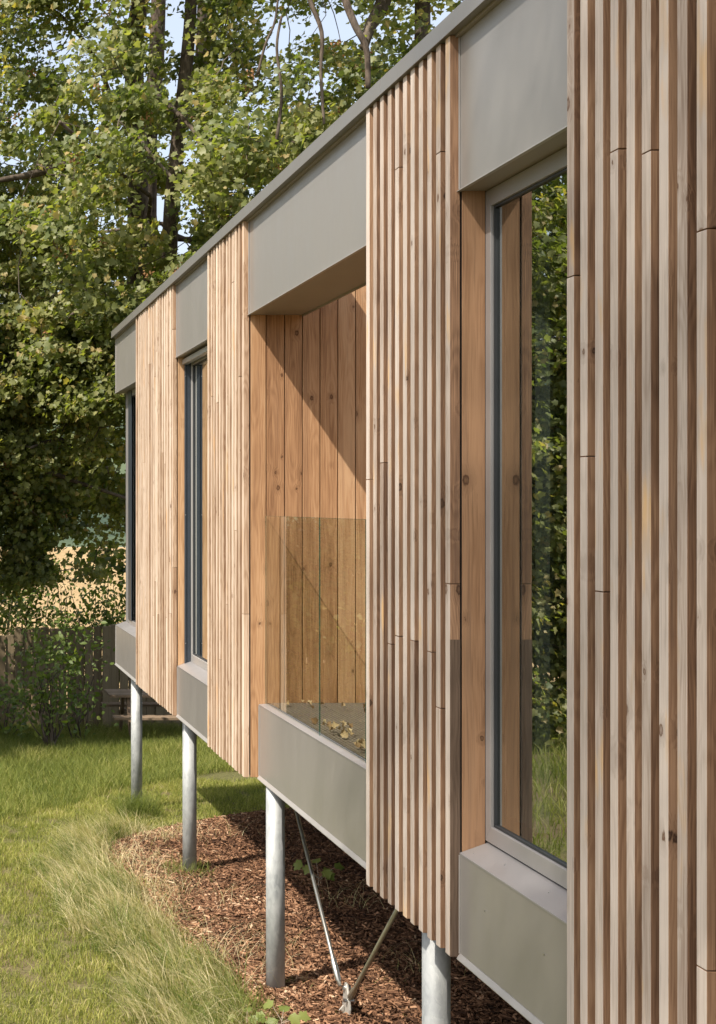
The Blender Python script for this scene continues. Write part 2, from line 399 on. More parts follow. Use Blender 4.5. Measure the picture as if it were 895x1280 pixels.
# windows
def window(y0, y1, ztop, zbot, fx, label, guide=False):
    w = .062; d = .06; mb = MB()
    zt, zb = ztop, zbot
    pts_out = [(y0, zb), (y1, zb), (y1, zt), (y0, zt)]; pts_in = [(y0+w, zb+w), (y1-.048, zb+w), (y1-.048, zt-w), (y0+w, zt-w)]
    # four mitred members
    for i in range(4):
        j = (i+1) % 4
        q = [pts_out[i], pts_out[j], pts_in[j], pts_in[i]]
        mb.prism(q, fx, fx+d, 'x')
    o = mb.build('window_frame', M['sillmetal'] if not guide else M['lip'], B, bevel=.0015); o['label'] = label
    yi0, yi1, zi0, zi1 = y0+w, y1-.048, zb+w, zt-w
    for a in ((yi0, yi1, zi0, zi0+.01), (yi0, yi1, zi1-.01, zi1), (yi0, yi0+.01, zi0+.01, zi1-.01), (yi1-.01, yi1, zi0+.01, zi1-.01)):
        g = MB(); g.box(fx+.012, fx+.05, a[0]+.0005, a[1]-.0005, a[2]+.0005, a[3]-.0005); g.build('gasket', M['gasket'], o)
    p = MB(); p.quad([(fx+.022, yi0+.005, zi0+.005), (fx+.022, yi0+.005, zi1-.005), (fx+.022, yi1-.005, zi1-.005), (fx+.022, yi1-.005, zi0+.005)], 0, .5, [(0, 0)]*4)
    p.build('pane', M['winglass'], o)
    if guide:
        gr = MB(); gr2 = MB()
        gr.prism([(.100, y1-.004), (.100, y1-.030), (.112, y1-.030), (.112, y1-.022), (.122, y1-.022), (.122, y1-.030), (fx-.002, y1-.030), (fx-.002, y1-.004)], zb-.035, zt, 'z')
        gr2.prism([(.100, y0+.004), (.100, y0+.030), (fx-.002, y0+.030), (fx-.002, y0+.004)], zb-.035, zt, 'z')
        gr.build('blind_guide', M['anthracite'], o, bevel=.001); gr2.build('blind_guide', M['anthracite'], o, bevel=.001)
        for zz in (zb+.15, zb+1.2, zt-.15):
            s = MB(); s.tube([(.106, y1-.0305, zz), (.106, y1-.033, zz)], .004, 8); s.build('guide_screw', M['screw'], o)
        bl = MB(); bl.box(.082, .128, y0+.01, y1-.008, zt-.055, zt-.012, 0); bl.build('blind_rail', M['lip'], o, bevel=.004)
    return o
window(4.262, 5.213, E+1.195, E-1.289, .1365, 'grey framed near window reflecting trees')
window(9.744, 11.148, E+1.195, E-1.289, .1500, 'second window with dark blind guide rail', True)
wo = window(13.102, 14.44, E+1.195, E-1.289, .1365, 'dark corner window at the far end')
mb = MB(); mb.box(.128, .1355, 14.25, 14.445, E-1.225, E+1.19); mb.box(.128, .19, 14.4465, 14.455, E-1.225, E+1.19); mb.build('corner_post', M['anthracite'], wo)

# balcony glass (three panes in a clamp channel)
bal = MB(); bal.box(.1565, .172, 6.21, 8.632, E-1.285, E-1.262); balo = bal.build('balustrade', M['gasket'], B)
balo['label'] = 'clear frameless glass balustrade of the balcony'
for a, b in ((7.444, 8.628), (6.656, 7.439), (6.215, 6.651)):
    p = MB(); gx = .1400
    p.quad([(gx, a, E-1.268), (gx, a, E-.075), (gx, b, E-.075), (gx, b, E-1.268)], 0, .5, [(0, 0)]*4)
    po = p.build('glass_pane', M['balglass'], balo)
    e = MB(); e.box(gx+.001, gx+.006, a, a+.0012, E-1.268, E-.075); e.box(gx+.001, gx+.006, b-.0012, b, E-1.268, E-.075)
    e.box(gx+.001, gx+.006, a+.003, b-.003, E-.0765, E-.075)
    e.build('glass_edge', M['glassedge'], po)
dk = MB(); dk.box(.1565, 2.4, 6.21, 8.634, E-1.33, E-1.2865); dk.build('deck_subframe', M['dark'], B)
dk = MB()
for i in range(8):
    for j in range(5):
        x0, y0 = .175+i*.30, 6.4+j*.60-.35
        dk.box(x0, x0+.296, max(6.212, y0), min(8.632, y0+.596), E-1.286, E-1.262)
dk.build('deck_tiles', M['deck'], B, bevel=.002)

# roof edge
mb = MB()
for a, b in ((-1.0, 5.98), (5.983, 6.655), (6.658, 10.4), (10.403, 14.75)):
    mb.box(-.012, .06, a, b, E+1.799, E+1.869)
    mb.box(-.0145, -.0122, a+.0, b-.0, E+1.797, E+1.806)
fa = mb.build('roof_edge', M['trim'], B, bevel=.0015)
mb = MB(); mb.box(.022, .039, -1.0, 14.74, E+1.788, E+1.7985); mb.build('shadow_trim', M['soffit'], B)
# small wires hanging under the roof edge
for px, py in ((421, 170), (448, 152)):
    p = at(px, py, 1700*2.03/(px+90)); w = MB(); w.tube([p+Vector((-.012, 0, .03)), p+Vector((-.016, .004, .005)), p+Vector((-.010, .008, -.012)), p+Vector((-.013, .0, -.03))], .0012, 5)
    w.build('hanging_wire', M['lip'], B)
# roof, floor, end and back walls
mb = MB(); t0, t1 = E+1.74, E+1.86
mb.box(.061, 5.5, -1.0, 6.18, t0, t1); mb.box(.061, 5.5, 8.745, 14.74, t0, t1); mb.box(2.45, 5.5, 6.18, 8.745, t0, t1)
mb.build('roof', M['roofing'], B)
mb = MB(); mb.box(.156, 5.5, -.99, 14.72, E-1.70, E-1.60); mb.box(.05, .155, 13.12, 14.72, E-1.715, E-1.70); mb.build('floor_slab', M['render'], B)
mb = MB(); mb.box(5.4, 5.5, -.99, 14.72, E-1.6, E+1.74); mb.box(.16, 5.4, -.99, -.9, E-1.6, E+1.74); mb.box(.16, 5.4, 14.60, 14.72, E-1.6, E+1.74)
mb.box(.141, .16, 14.45, 14.72, E-1.3, E+1.2)
mb.build('outer_wall', M['render'], B)
mb = MB(); mb.box(.21, 5.39, -.89, 14.59, E-1.30, E-1.29); 
for q in ((2.43, 2.5, 6.0, 8.83), (.16, 2.42, 6.08, 6.18), (.16, 2.42, 8.745, 8.83), (.21, 5.39, 3.2, 3.28)):
    mb2 = MB(); mb2.box(*q, E-1.28, E+1.735); mb2.build('inner_wall', M['room'], B)
mb.build('room_floor', M['roomfloor'], B)
c_ = MB(); n = 60
for k in range(n):
    y0 = 5.16 + .36*k/n; y1 = 5.16 + .36*(k+1)/n
    f = lambda y: .36 + .028*math.sin((y-5.16)*2*math.pi/.085)
    c_.quad([(f(y0), y0, E-1.26), (f(y0), y0, E+1.2), (f(y1), y1, E+1.2), (f(y1), y1, E-1.26)], 0, .5, [(0, 0)]*4)
co = c_.build('curtain', M['curtain'], B, smooth=True); co['label'] = 'pale curtain drawn aside behind the near window'

# posts
PX = [(.16, 14.08), (.16, 11.23), (.16, 8.455), (.16, 5.78), (.16, 3.0), (4.9, 14.08), (4.9, 11.23), (4.9, 8.455), (4.9, 5.78), (4.9, 3.0)]
for x, y in PX:
    mb = MB(); z0 = ground(x, y)-.15
    mb.tube([(x, y, z0), (x, y, E-1.70)], .0575, 40); o = mb.build('support_post', M['galv'], B)
    for p in o.data.polygons: p.use_smooth = len(p.vertices) == 4
# tie rods and anchor
A0 = Vector((.47, 8.02, .14))
def rod(a, b, r, mat, name='tie_rod'):
    a = Vector(a); b = Vector(b); d = (b-a).normalized(); mb = MB()
    mb.tube([a, a+d*.03, a+d*.035, a+d*.15, a+d*.19, b], [r*1.0, r*1.0, r*1.55, r*1.55, r, r], 16)
    o = mb.build(name, mat, B, smooth=True); return o
rod(A0+Vector((-.035, .02, .03)), (.40, 9.2, E-1.71), .0115, M['rod'])
rod(A0+Vector((.0, -.05, -.02)), (.315, 6.4, E-1.71), .0115, M['brassrod'])
mb = MB(); mb.prism([(7.96, -.05), (8.08, -.05), (8.08, .06), (8.06, .16), (8.035, .195), (8.005, .195), (7.965, .12), (7.95, .06)], .462, .474, 'x')
o = mb.build('anchor_plate', M['zincplate'], B, bevel=.002)
mb = MB(); mb.prism([(.425, -.05), (.515, -.05), (.515, .03), (.49, .075), (.476, .075), (.476, .02), (.46, .02), (.455, .06), (.43, .03)], 8.035, 8.045, 'y')
mb.build('anchor_gusset', M['zincplate'], o, bevel=.002)
mb = MB(); mb.tube([(.445, 8.03, .165), (.495, 8.03, .165)], .012, 12); mb.build('bolt', M['screw'], o)
mb = MB(); mb.tube([(.44, 7.985, .105), (.50, 7.985, .105)], .012, 12); mb.build('bolt', M['screw'], o)

# ------------------------------------------------------------------ GROUND
def gridsheet(xsv, ysv, zf, name, mat, kind='structure'):
    xx, yy = np.meshgrid(xsv, ysv); V = [(x, y, zf(x, y)) for x, y in zip(xx.ravel(), yy.ravel())]
    nx, ny = len(xsv), len(ysv); F = []
    for j in range(ny-1):
        for i in range(nx-1):
            a = j*nx+i; F += [a, a+1, a+nx+1, a+nx]
    o = np_mesh(name, np.array(V), F, [4]*((nx-1)*(ny-1)), mat, smooth=True); tag(o, kind=kind); return o
m, nt, out = new_mat('lawn_soil'); T = NT(nt); o = T.obj()
n1 = T.noise(o, .9, 5, .6); n2 = T.noise(o, 45, 5, .75)
c = T.mix(T.mapr(n2, .38, .62), (.06, .06, .022), (.20, .185, .075)); c = T.mix(T.mapr(n1, .45, .62, 0, .8), c, (.17, .12, .075))
principled(T, out, c, .95, 0, T.bump(n2, .6, .02), .1); M['soil'] = m
m, nt, out = new_mat('wheat_field'); T = NT(nt); o = T.obj()
mp = T.n('ShaderNodeMapping'); mp.inputs['Scale'].default_value = (1, .25, 1); T.l(o, mp.inputs[0])
c = T.mix(T.mapr(T.noise(mp.outputs[0], .7, 6, .7), .35, .65), (.30, .205, .10), (.44, .31, .16))
principled(T, out, c, .95, 0, T.bump(T.noise(o, 6, 5), .8, .1), .1); M['wheat'] = m
m, nt, out = new_mat('far_hills'); T = NT(nt); o = T.obj()
n1 = T.noise(o, .02, 8, .7); c = T.mix(T.mapr(n1, .42, .56), (.035, .055, .04), (.10, .125, .07)); principled(T, out, c, 1, 0, None, .05); M['hill'] = m
xs_ = np.concatenate([np.linspace(-40, -8, 17), np.linspace(-7.5, 8, 63), np.linspace(9, 40, 16)]); ys_ = np.concatenate([np.linspace(-30, 4, 18), np.linspace(4.5, 26, 87)])
gridsheet(xs_, ys_, lambda x, y: ground(x, y), 'ground', M['soil'])
gridsheet(np.linspace(-400, 400, 81), np.concatenate([np.linspace(26, 62, 20), np.linspace(66, 150, 12)]), lambda x, y: ground(x, y), 'wheat_field_ground', M['wheat'])
gridsheet(np.linspace(-1500, 1500, 101), np.linspace(150, 1200, 60), lambda x, y: ground(x, y), 'far_hill_terrain', M['hill'])
gridsheet(np.array([-1500, -40.]), np.linspace(-600, 26, 8), lambda x, y: -.1, 'left_ground', M['soil'])
gridsheet(np.array([40., 1500]), np.linspace(-600, 26, 8), lambda x, y: -.1, 'right_ground', M['soil'])
gridsheet(np.linspace(-40, 40, 5), np.linspace(-600, -30, 5), lambda x, y: -.1, 'rear_ground', M['soil'])

# mulch bed
EDGE = ([0, 7.9, 9, 10.3, 11.3, 12.2, 12.6, 13.0, 13.5, 13.9], [-.12, -.14, -.22, -.44, -.50, -.42, -.15, .35, 1.0, 1.7])
def bed_edge(y): return float(np.interp(y, *EDGE)) + .05*math.sin(y*3.1)
m, nt, out = new_mat('bark_base'); T = NT(nt); o = T.obj()
n1 = T.noise(o, 60, 4, .7); n2 = T.noise(o, 3, 4)
c = T.mix(T.mapr(n1, .35, .65), (.035, .018, .011), (.16, .085, .05)); c = T.mix(T.mapr(n2, .4, .7, 0, .3), c, (.06, .03, .02))
principled(T, out, c, .95, 0, T.bump(n1, .8, .015), .1); M['bark'] = m
V = []; F = []; ysb = np.linspace(3.0, 13.9, 80); tt = np.linspace(0, 1, 20)
for y in ysb:
    for t in tt:
        x = bed_edge(y) + t*(6.0-bed_edge(y)); V.append((x, y, ground(x, y)+.006))
for j in range(79):
    for i in range(19): a = j*20+i; F += [a, a+1, a+21, a+20]
tag(np_mesh('mulch_bed', np.array(V), F, [4]*(79*19), M['bark'], smooth=True), kind='structure')

def color_attr_mat(name, stops, rough=.8, trans=0.0, tcol=None, spec=.2, objnoise=None):
    m, nt, out = new_mat(name); T = NT(nt)
    c = T.ramp(T.attr('rnd'), stops)
    if objnoise:
        n = T.noise(T.obj(), objnoise[0], 3); c = T.mix(T.mapr(n, .4, .62, 0, objnoise[2]), c, objnoise[1])
    b = principled(T, out, c, rough, 0, None, spec)
    if trans:
        tr = T.n('ShaderNodeBsdfTranslucent'); cc = T.mix(1.0, c, tcol or (1.3, 1.5, .6), 'MULTIPLY'); T.l(cc, tr.inputs[0])
        mx = T.n('ShaderNodeMixShader'); mx.inputs[0].default_value = trans
        T.l(b.outputs[0], mx.inputs[1]); T.l(tr.outputs[0], mx.inputs[2]); T.l(mx.outputs[0], out.inputs[0])
    return m
M['chip'] = color_attr_mat('bark_chips', [(0, (.04, .02, .012)), (.35, (.14, .07, .038)), (.7, (.29, .155, .085)), (.92, (.42, .25, .15)), (1, (.52, .37, .24))], .85)
gv = np.vectorize(ground)
def rotmats(n, up=.0, rng=RNG):
    """random rotations as three unit axes (n,3) each"""
    a = rng.normal(size=(n, 3)); a[:, 2] *= (1-up); a /= np.linalg.norm(a, axis=1)[:, None]
    b = rng.normal(size=(n, 3)); b[:, 2] *= (1-up*.6); b -= (a*b).sum(1)[:, None]*a; b /= np.linalg.norm(b, axis=1)[:, None]
    return a, b, np.cross(a, b)
def fbm(X, Y, s, seed=0):
    return np.array([mnoise.noise(Vector((a*s, b*s, seed))) for a, b in zip(X, Y)])
def chips(n):
    y = RNG.uniform(7.2, 13.9, n); x0 = np.array([bed_edge(t) for t in y]); x = x0 + .02 + RNG.random(n)**1.25*(3.6)
    k = RNG.random(n) < .0; z = gv(x, y) + .010 + RNG.random(n)*.022
    a, b, c = rotmats(n, .75); L = RNG.gamma(3, .0075, n).clip(.006, .06)[:, None]; W = RNG.uniform(.0025, .010, n)[:, None]; H = RNG.uniform(.0015, .004, n)[:, None]
    P = np.stack([x, y, z], 1)
    vs = [P-a*L-b*W*.6, P+a*L*.9-b*W, P+a*L+b*W*.7, P-a*L*.8+b*W, P-a*L*.6+c*H*2.5, P+a*L*.7+c*H*2.5]
    V = np.stack(vs, 1).reshape(-1, 3); base = np.arange(n)*6
    F = np.concatenate([np.stack([base, base+1, base+5, base+4], 1), np.stack([base+1, base+2, base+5, base+4][:4], 1)*0+np.stack([base+1, base+2, base+2, base+5], 1), ], 1)
    Q = np.stack([np.stack([base, base+1, base+5, base+4], 1), np.stack([base+4, base+5, base+2, base+3], 1)], 1).reshape(-1)
    edge = np.exp(-np.clip(x-x0, 0, 9)/.45); f = fbm(x, y, 1.6, 31.0)+.6*fbm(x, y, 6.0, 33.0)
    r = np.repeat(np.clip(RNG.beta(1.5, 2.2, n)+.22*f+.22*edge, 0, 1), 6)
    return np_mesh('bark_chips', V, Q, [4]*(2*n), M['chip'], r)
tag(chips(120000), 'reddish brown bark mulch spread under the raised building', 'mulch', kind='stuff')

# grass
G_LAWN = color_attr_mat('lawn_grass', [(0, (.13, .155, .035)), (.4, (.265, .28, .065)), (.75, (.40, .375, .11)), (.95, (.43, .38, .14)), (1, (.52, .43, .23))], .6, .35)
G_LONG = color_attr_mat('long_grass', [(0, (.08, .13, .03)), (.35, (.16, .21, .05)), (.58, (.32, .31, .11)), (.78, (.55, .46, .25)), (1, (.72, .62, .40))], .6, .3)
G_BANK = color_attr_mat('bank_grass', [(0, (.09, .12, .026)), (.4, (.19, .215, .048)), (.75, (.31, .30, .09)), (.95, (.44, .38, .17)), (1, (.48, .40, .20))], .6, .35)
def blades(name, X, Y, H, W, lean, mat, rnd, segs=3, leandir=None, curl=1.0, parent=None, zoff=None):
    n = len(X); Z = (gv(X, Y) if zoff is None else zoff) - .004
    th = RNG.uniform(0, 2*np.pi, n) if leandir is None else leandir + RNG.normal(0, .6, n)
    d = np.stack([np.cos(th), np.sin(th), np.zeros(n)], 1)
    ph = RNG.uniform(0, 2*np.pi, n); s = np.stack([np.cos(ph), np.sin(ph), np.zeros(n)], 1)
    P0 = np.stack([X, Y, Z], 1); vs = []
    for k in range(segs+1):
        t = k/segs; w = W*(1-t**1.6)*.5
        off = d*(lean*H*(t**(1+curl)))[:, None]; hh = H*t*np.sqrt(np.clip(1-(lean*t*.75)**2, .12, 1))
        P = P0+off; P[:, 2] += hh
        if k < segs: vs += [P-s*w[:, None], P+s*w[:, None]]
        else: vs += [P]
    nv = 2*segs+1; V = np.stack(vs, 1).reshape(-1, 3); base = np.arange(n)*nv
    fl = []; cn = []
    for k in range(segs-1): fl.append(np.stack([base+2*k, base+2*k+1, base+2*k+3, base+2*k+2], 1)); cn.append(4)
    fl.append(np.stack([base+2*segs-2, base+2*segs-1, base+2*segs], 1)); cn.append(3)
    F = np.concatenate(fl, 1).reshape(-1); counts = np.tile(cn, n)
    return np_mesh(name, V, F, counts, mat, np.repeat(rnd, nv), parent=parent)
def fbm(X, Y, s, seed=0):
    return np.array([mnoise.noise(Vector((a*s, b*s, seed))) for a, b in zip(X, Y)])
def sample(n, x0, x1, y0, y1): return RNG.uniform(x0, x1, n), RNG.uniform(y0, y1, n)
bedv = np.vectorize(bed_edge)
PATHB = lambda X: 13.3 + 1.35*(X+1.3)    # far edge of the mown path
# mown lawn near
X, Y = sample(340000, -2.4, 2.2, 7.0, 16.5)
f = fbm(X, Y, 2.2, 3.0); f2 = fbm(X, Y, 7.0, 5.0)
ok = ((X < bedv(Y)-.02) | (Y > 13.8)) & (Y < 16.4) & (f2+f*.8 > -.30+RNG.normal(0, .22, len(X))) & (RNG.random(len(X)) < np.where(X < -1.7, .35, 1.0))
X, Y, f = X[ok], Y[ok], f[ok]
blades('mown_lawn', X, Y, RNG.gamma(3.5, .0115, len(X)).clip(.012, .11), RNG.uniform(.003, .0075, len(X)), RNG.uniform(.2, 1.0, len(X)), G_LAWN, np.clip(.42+f*.5+RNG.normal(0, .28, len(X)), 0, 1), 2)
tag(C.objects['mown_lawn'], 'short yellow green mown grass of the curving path', 'grass', kind='stuff')
# long dry strip beside the mulch
cl = []
for k in range(460):
    y = random.uniform(7.2, 12.8); x = bed_edge(y) - random.uniform(.0, .62)*(1 if y < 11.5 else .55) + .03; cl.append((x, y, random.random()))
Xs = []; Ys = []; R = []; H = []; LD = []
for x, y, r in cl:
    k = 42; Xs.append(RNG.normal(x, .045, k)); Ys.append(RNG.normal(y, .06, k)); dry = r < .50
    R.append(np.clip(RNG.normal(.82 if dry else .36, .2, k), 0, 1)); H.append(RNG.uniform(.10, .34, k)*(1.0 if dry else .9)*random.uniform(.7, 1.15)); LD.append(np.full(k, random.gauss(3.5, .7)))
X = np.concatenate(Xs); Y = np.concatenate(Ys); n = len(X)
blades('long_dry_grass', X, Y, np.concatenate(H), RNG.uniform(.003, .006, n), RNG.uniform(.35, 1.2, n), G_LONG, np.concatenate(R), 4, np.concatenate(LD))
tag(C.objects['long_dry_grass'], 'long straw coloured and green grass leaning along the mulch edge', 'long grass', kind='stuff')
# straw stalks lying over the mulch
n = 1100; cy_ = RNG.uniform(8.2, 12.6, 40); cx_ = RNG.exponential(.28, 40)-.05; ki = RNG.integers(0, 40, n); Y = cy_[ki]+RNG.normal(0, .13, n); X = bedv(Y) + cx_[ki]+RNG.normal(0, .12, n)
blades('fallen_straw', X, Y, RNG.uniform(.10, .38, n), RNG.uniform(.002, .0035, n), RNG.uniform(.95, 1.3, n), G_LONG, RNG.uniform(.75, 1, n), 4)
tag(C.objects['fallen_straw'], 'loose straw stalks lying on the bark mulch', 'straw', kind='stuff')
# small weeds between
n = 5200; Y = RNG.uniform(7.8, 12.5, n); X = bedv(Y) + RNG.exponential(.28, n)-.05; f = fbm(X, Y, 3.0, 8.0); ok = f > .08; X, Y = X[ok], Y[ok]; n = len(X)
blades('sparse_grass', X, Y, RNG.uniform(.03, .10, n), RNG.uniform(.002, .004, n), RNG.uniform(.3, 1.0, n), G_LONG, RNG.uniform(.1, .7, n), 3)
tag(C.objects['sparse_grass'], 'thin green grass sprouting through the mulch', 'grass', kind='stuff')
# bank grass beyond the path
X, Y = sample(150000, -3.5, 4.6, 13.2, 24.5)
f = fbm(X, Y, .9, 12.0); path = (Y < PATHB(X) + .25*f) & (Y < 17.5)
ok = ~path & ~((Y < 14.2) & (X > .3)) & (Y > 13.0); X, Y, f = X[ok], Y[ok], f[ok]; n = len(X)
blades('bank_grass', X, Y, RNG.uniform(.06, .22, n)*(1+.5*f), RNG.uniform(.004, .008, n), RNG.uniform(.3, 1.0, n), G_BANK, np.clip(.38+f*.4+RNG.normal(0, .2, n), 0, 1), 3)
tag(C.objects['bank_grass'], 'tall green unmown grass between the path and the fence', 'grass', kind='stuff')
# grass of the side meadow that the windows mirror
X, Y = sample(60000, -13, -2.4, 3.0, 24); f = fbm(X, Y, .7, 22.0); n = len(X)
blades('meadow_grass', X, Y, RNG.uniform(.08, .30, n), RNG.uniform(.006, .012, n), RNG.uniform(.3, 1.0, n), G_BANK, np.clip(.5+f*.4+RNG.normal(0, .2, n), 0, 1), 3)
tag(C.objects['meadow_grass'], 'meadow grass out to the left of the path', 'grass', kind='stuff')
# tussocks
def tussock(x, y, k, h, label, mean=.22):
    X = x+.11*RNG.normal(0, 1, k).clip(-1.7, 1.7); Y = y+.12*RNG.normal(0, 1, k).clip(-1.7, 1.7)
    o = blades('grass_tussock', X, Y, RNG.uniform(.4, 1, k)*h, RNG.uniform(.003, .0055, k), RNG.uniform(.3, 1.05, k), G_BANK, np.clip(RNG.normal(mean, .15, k), 0, 1), 4)
    tag(o, label, 'grass clump'); return o
tussock(.10, 13.6, 900, .36, 'dark green grass tussock round the foot of the farthest post')
tussock(.14, 11.2, 350, .17, 'small green grass tussock round the foot of the second farthest post', .4)
tussock(-.16, 8.05, 420, .20, 'small green grass tuft beside the foot of the middle post', .3)

# ------------------------------------------------------------------ leaves and trees
maple = np.array([(0, -.46), (.16, -.40), (.42, -.34), (.37, -.12), (.54, .12), (.40, .20), (.25, .24), (.15, .42), (0, .56), (-.15, .42), (-.25, .24), (-.40, .20), (-.54, .12), (-.37, -.12), (-.42, -.34), (-.16, -.40)])
maple_s = np.array([(.08, -.42), (.42, -.34), (.34, -.06), (.54, .14), (.24, .24), (0, .56), (-.24, .24), (-.54, .14), (-.34, -.06), (-.42, -.34)])
ovate = np.array([(0, -.5), (.26, -.18), (.24, .15), (0, .5), (-.24, .15), (-.26, -.18)])
BUSHL = dict(
 syc=color_attr_mat('sycamore_leaf', [(0, (.062, .090, .028)), (.4, (.14, .162, .052)), (.75, (.245, .25, .092)), (.96, (.31, .29, .12)), (1, (.40, .29, .11))], .5, .45, (1.5, 1.7, .5), .45),
 shrub=color_attr_mat('shrub_leaf', [(0, (.06, .095, .022)), (.5, (.135, .185, .042)), (1, (.25, .28, .08))], .5, .4, (1.5, 1.6, .5), .35),
 key=color_attr_mat('seed_key', [(0, (.17, .085, .035)), (1, (.30, .16, .07))], .7, .2, (1.2, 1, .8)),
 dry=color_attr_mat('dry_leaf', [(0, (.20, .115, .06)), (.5, (.38, .27, .15)), (1, (.54, .44, .28))], .7, .15, (1.1, 1, .9)))
def leaf_mesh(name, P, size, shape, mat, rnd, parent=None, face=(-.45, -.45, .75), spread=.75, fold=.18):
    n = len(P); k = len(shape)
    nrm = np.array(face)[None, :] + RNG.normal(0, spread, (n, 3)); nrm /= np.linalg.norm(nrm, axis=1)[:, None]
    tip = np.stack([RNG.normal(0, 1, n), RNG.normal(0, 1, n), RNG.normal(-.9, .5, n)], 1)
    tip -= (tip*nrm).sum(1)[:, None]*nrm; tip /= np.linalg.norm(tip, axis=1)[:, None]
    sd = np.cross(nrm, tip); out = [P]
    for (u, v) in shape:
        lift = fold*abs(u) - .25*v*v
        out.append(P + (sd*u + tip*v + nrm*lift)*size[:, None])
    V = np.stack(out, 1).reshape(-1, 3); nv = k+1; base = np.arange(n)*nv
    fl = [np.stack([base, base+1+i, base+1+(i+1) % k], 1) for i in range(k)]
    F = np.stack(fl, 1).reshape(-1)
    return np_mesh(name, V, F, np.full(n*k, 3), mat, np.repeat(rnd, nv), parent=parent)
m, nt, out = new_mat('tree_bark'); T = NT(nt); o = T.obj()
mp = T.n('ShaderNodeMapping'); mp.inputs['Scale'].default_value = (1, 1, .3); T.l(o, mp.inputs[0])
n1 = T.noise(mp.outputs[0], 22, 5, .65); n2 = T.noise(o, 2.5, 4)
c = T.mix(T.mapr(n1, .38, .62), (.045, .034, .026), (.13, .10, .075)); c = T.mix(T.mapr(n2, .45, .65, 0, .5), c, (.21, .175, .14))
principled(T, out, c, .9, 0, T.bump(n1, .7, .02), .15); M['treebark'] = m
M['palebark'] = simple('pale_bark', (.30, .24, .18), .85, 0, .3, 14, .4)

def limb(mb, a, b, r0, r1, sag=.0, wig=.12, n=7, sides=7):
    a = Vector(a); b = Vector(b); L = (b-a).length; pts = []; sd = random.random()*99
    for i in range(n+1):
        t = i/n; p = a.lerp(b, t)
        w = wig*L*math.sin(math.pi*t)
        p += Vector((mnoise.noise(Vector((t*2.3+sd, 1, 0))), mnoise.noise(Vector((t*2.3+sd, 5, 0))), mnoise.noise(Vector((t*2.3+sd, 9, 0)))*.7))*w*1.6
        p.z += sag*L*math.sin(math.pi*t); pts.append(p)
    mb.tube(pts, [r0+(r1-r0)*(i/n) for i in range(n+1)], sides); return pts
def tree(name, base, top, r, ells, nclump, nleaf, lsize, label, cat='tree', group=None, shape=None, mat='syc', crad=.5, keys=0, extra=None, hollow=0.0, forks=7, cmean=.56, mask=None, flat=.55):
    """ells: list of (centre, radii, weight)"""
    shape = maple_s if shape is None else shape
    zg = ground(base[0], base[1]); root = empty(name, (base[0], base[1], zg), label, cat, group); mb = MB()
    b = Vector((base[0], base[1], zg-.1)); t = Vector(top)
    trunk = limb(mb, b, t, r, r*.45, wig=.035, n=12, sides=12)
    nodes = [(p, max(.02, r*(1-.55*i/12)*.5)) for i, p in enumerate(trunk) if i >= 3]
    w = np.array([e[2] for e in ells], float); w /= w.sum()
    def rnd_in(e):
        c, R, _ = e
        while True:
            v = RNG.normal(size=3); v /= np.linalg.norm(v); s = RNG.uniform(hollow, 1)**(1/2.2)
            return Vector(c) + Vector(v*s*np.array(R))
    for k in range(forks):
        e = ells[RNG.choice(len(ells), p=w)]; tgt = rnd_in(e)
        cand = [q for q in nodes[:10] if q[0].z < tgt.z+.5] or nodes[:4]
        st = min(cand, key=lambda q: (q[0]-tgt).length + random.random()*1.5)
        pts = limb(mb, st[0], tgt, st[1]*.8, .02, sag=.06, wig=.15, n=8)
        nodes += [(p, max(.012, st[1]*.6*(1-i/9))) for i, p in enumerate(pts) if i > 1]
    P = []; S_ = []; Rr = []; ends = []
    for k in range(nclump):
        e = ells[RNG.choice(len(ells), p=w)]; c = rnd_in(e)
        if mask and not mask(c): continue
        st = min(nodes, key=lambda q: (q[0]-c).length_squared)
        d = (c-st[0]).length
        if d < 3.5:
            pts = limb(mb, st[0], c, min(.03, st[1]*.6), .005, sag=.05, wig=.16, n=5, sides=5)
            if len(nodes) < 900: nodes += [(p, .015) for p in pts[2:]]
        ends.append(c); m_ = int(nleaf*random.uniform(.6, 1.4)); rad = crad*random.uniform(.6, 1.3)
        q = RNG.normal(size=(m_, 3)); q /= np.linalg.norm(q, axis=1)[:, None]; q *= (RNG.random(m_)**.45)[:, None]*rad
        q[:, 2] *= flat; q[:, 2] -= .18*rad*(q[:, 0]**2+q[:, 1]**2)/rad**2
        P.append(np.array(c)[None, :]+q); S_.append(RNG.uniform(.5, 1.3, m_)*lsize); Rr.append(np.clip(RNG.normal(cmean+random.uniform(-.22, .22), .2, m_), 0, .99))
    if extra: extra(mb)
    mb.build('trunk', M['treebark'], root, smooth=True)
    P = np.concatenate(P); Rr = np.concatenate(Rr); yel = RNG.random(len(P)) < .012; Rr[yel] = 1.0
    leaf_mesh('crown', P, np.concatenate(S_), shape, BUSHL[mat], Rr, parent=root)
    if keys:
        K = []
        for k in range(keys):
            c = np.array(random.choice(ends)) + RNG.normal(0, .3, 3)*np.array([1, 1, .5]); K.append(c[None, :]+RNG.normal(0, .045, (16, 3)))
        K = np.concatenate(K); leaf_mesh('seed_keys', K, RNG.uniform(.03, .055, len(K)), ovate, BUSHL['key'], RNG.random(len(K)), parent=root, spread=1.5)
    return root

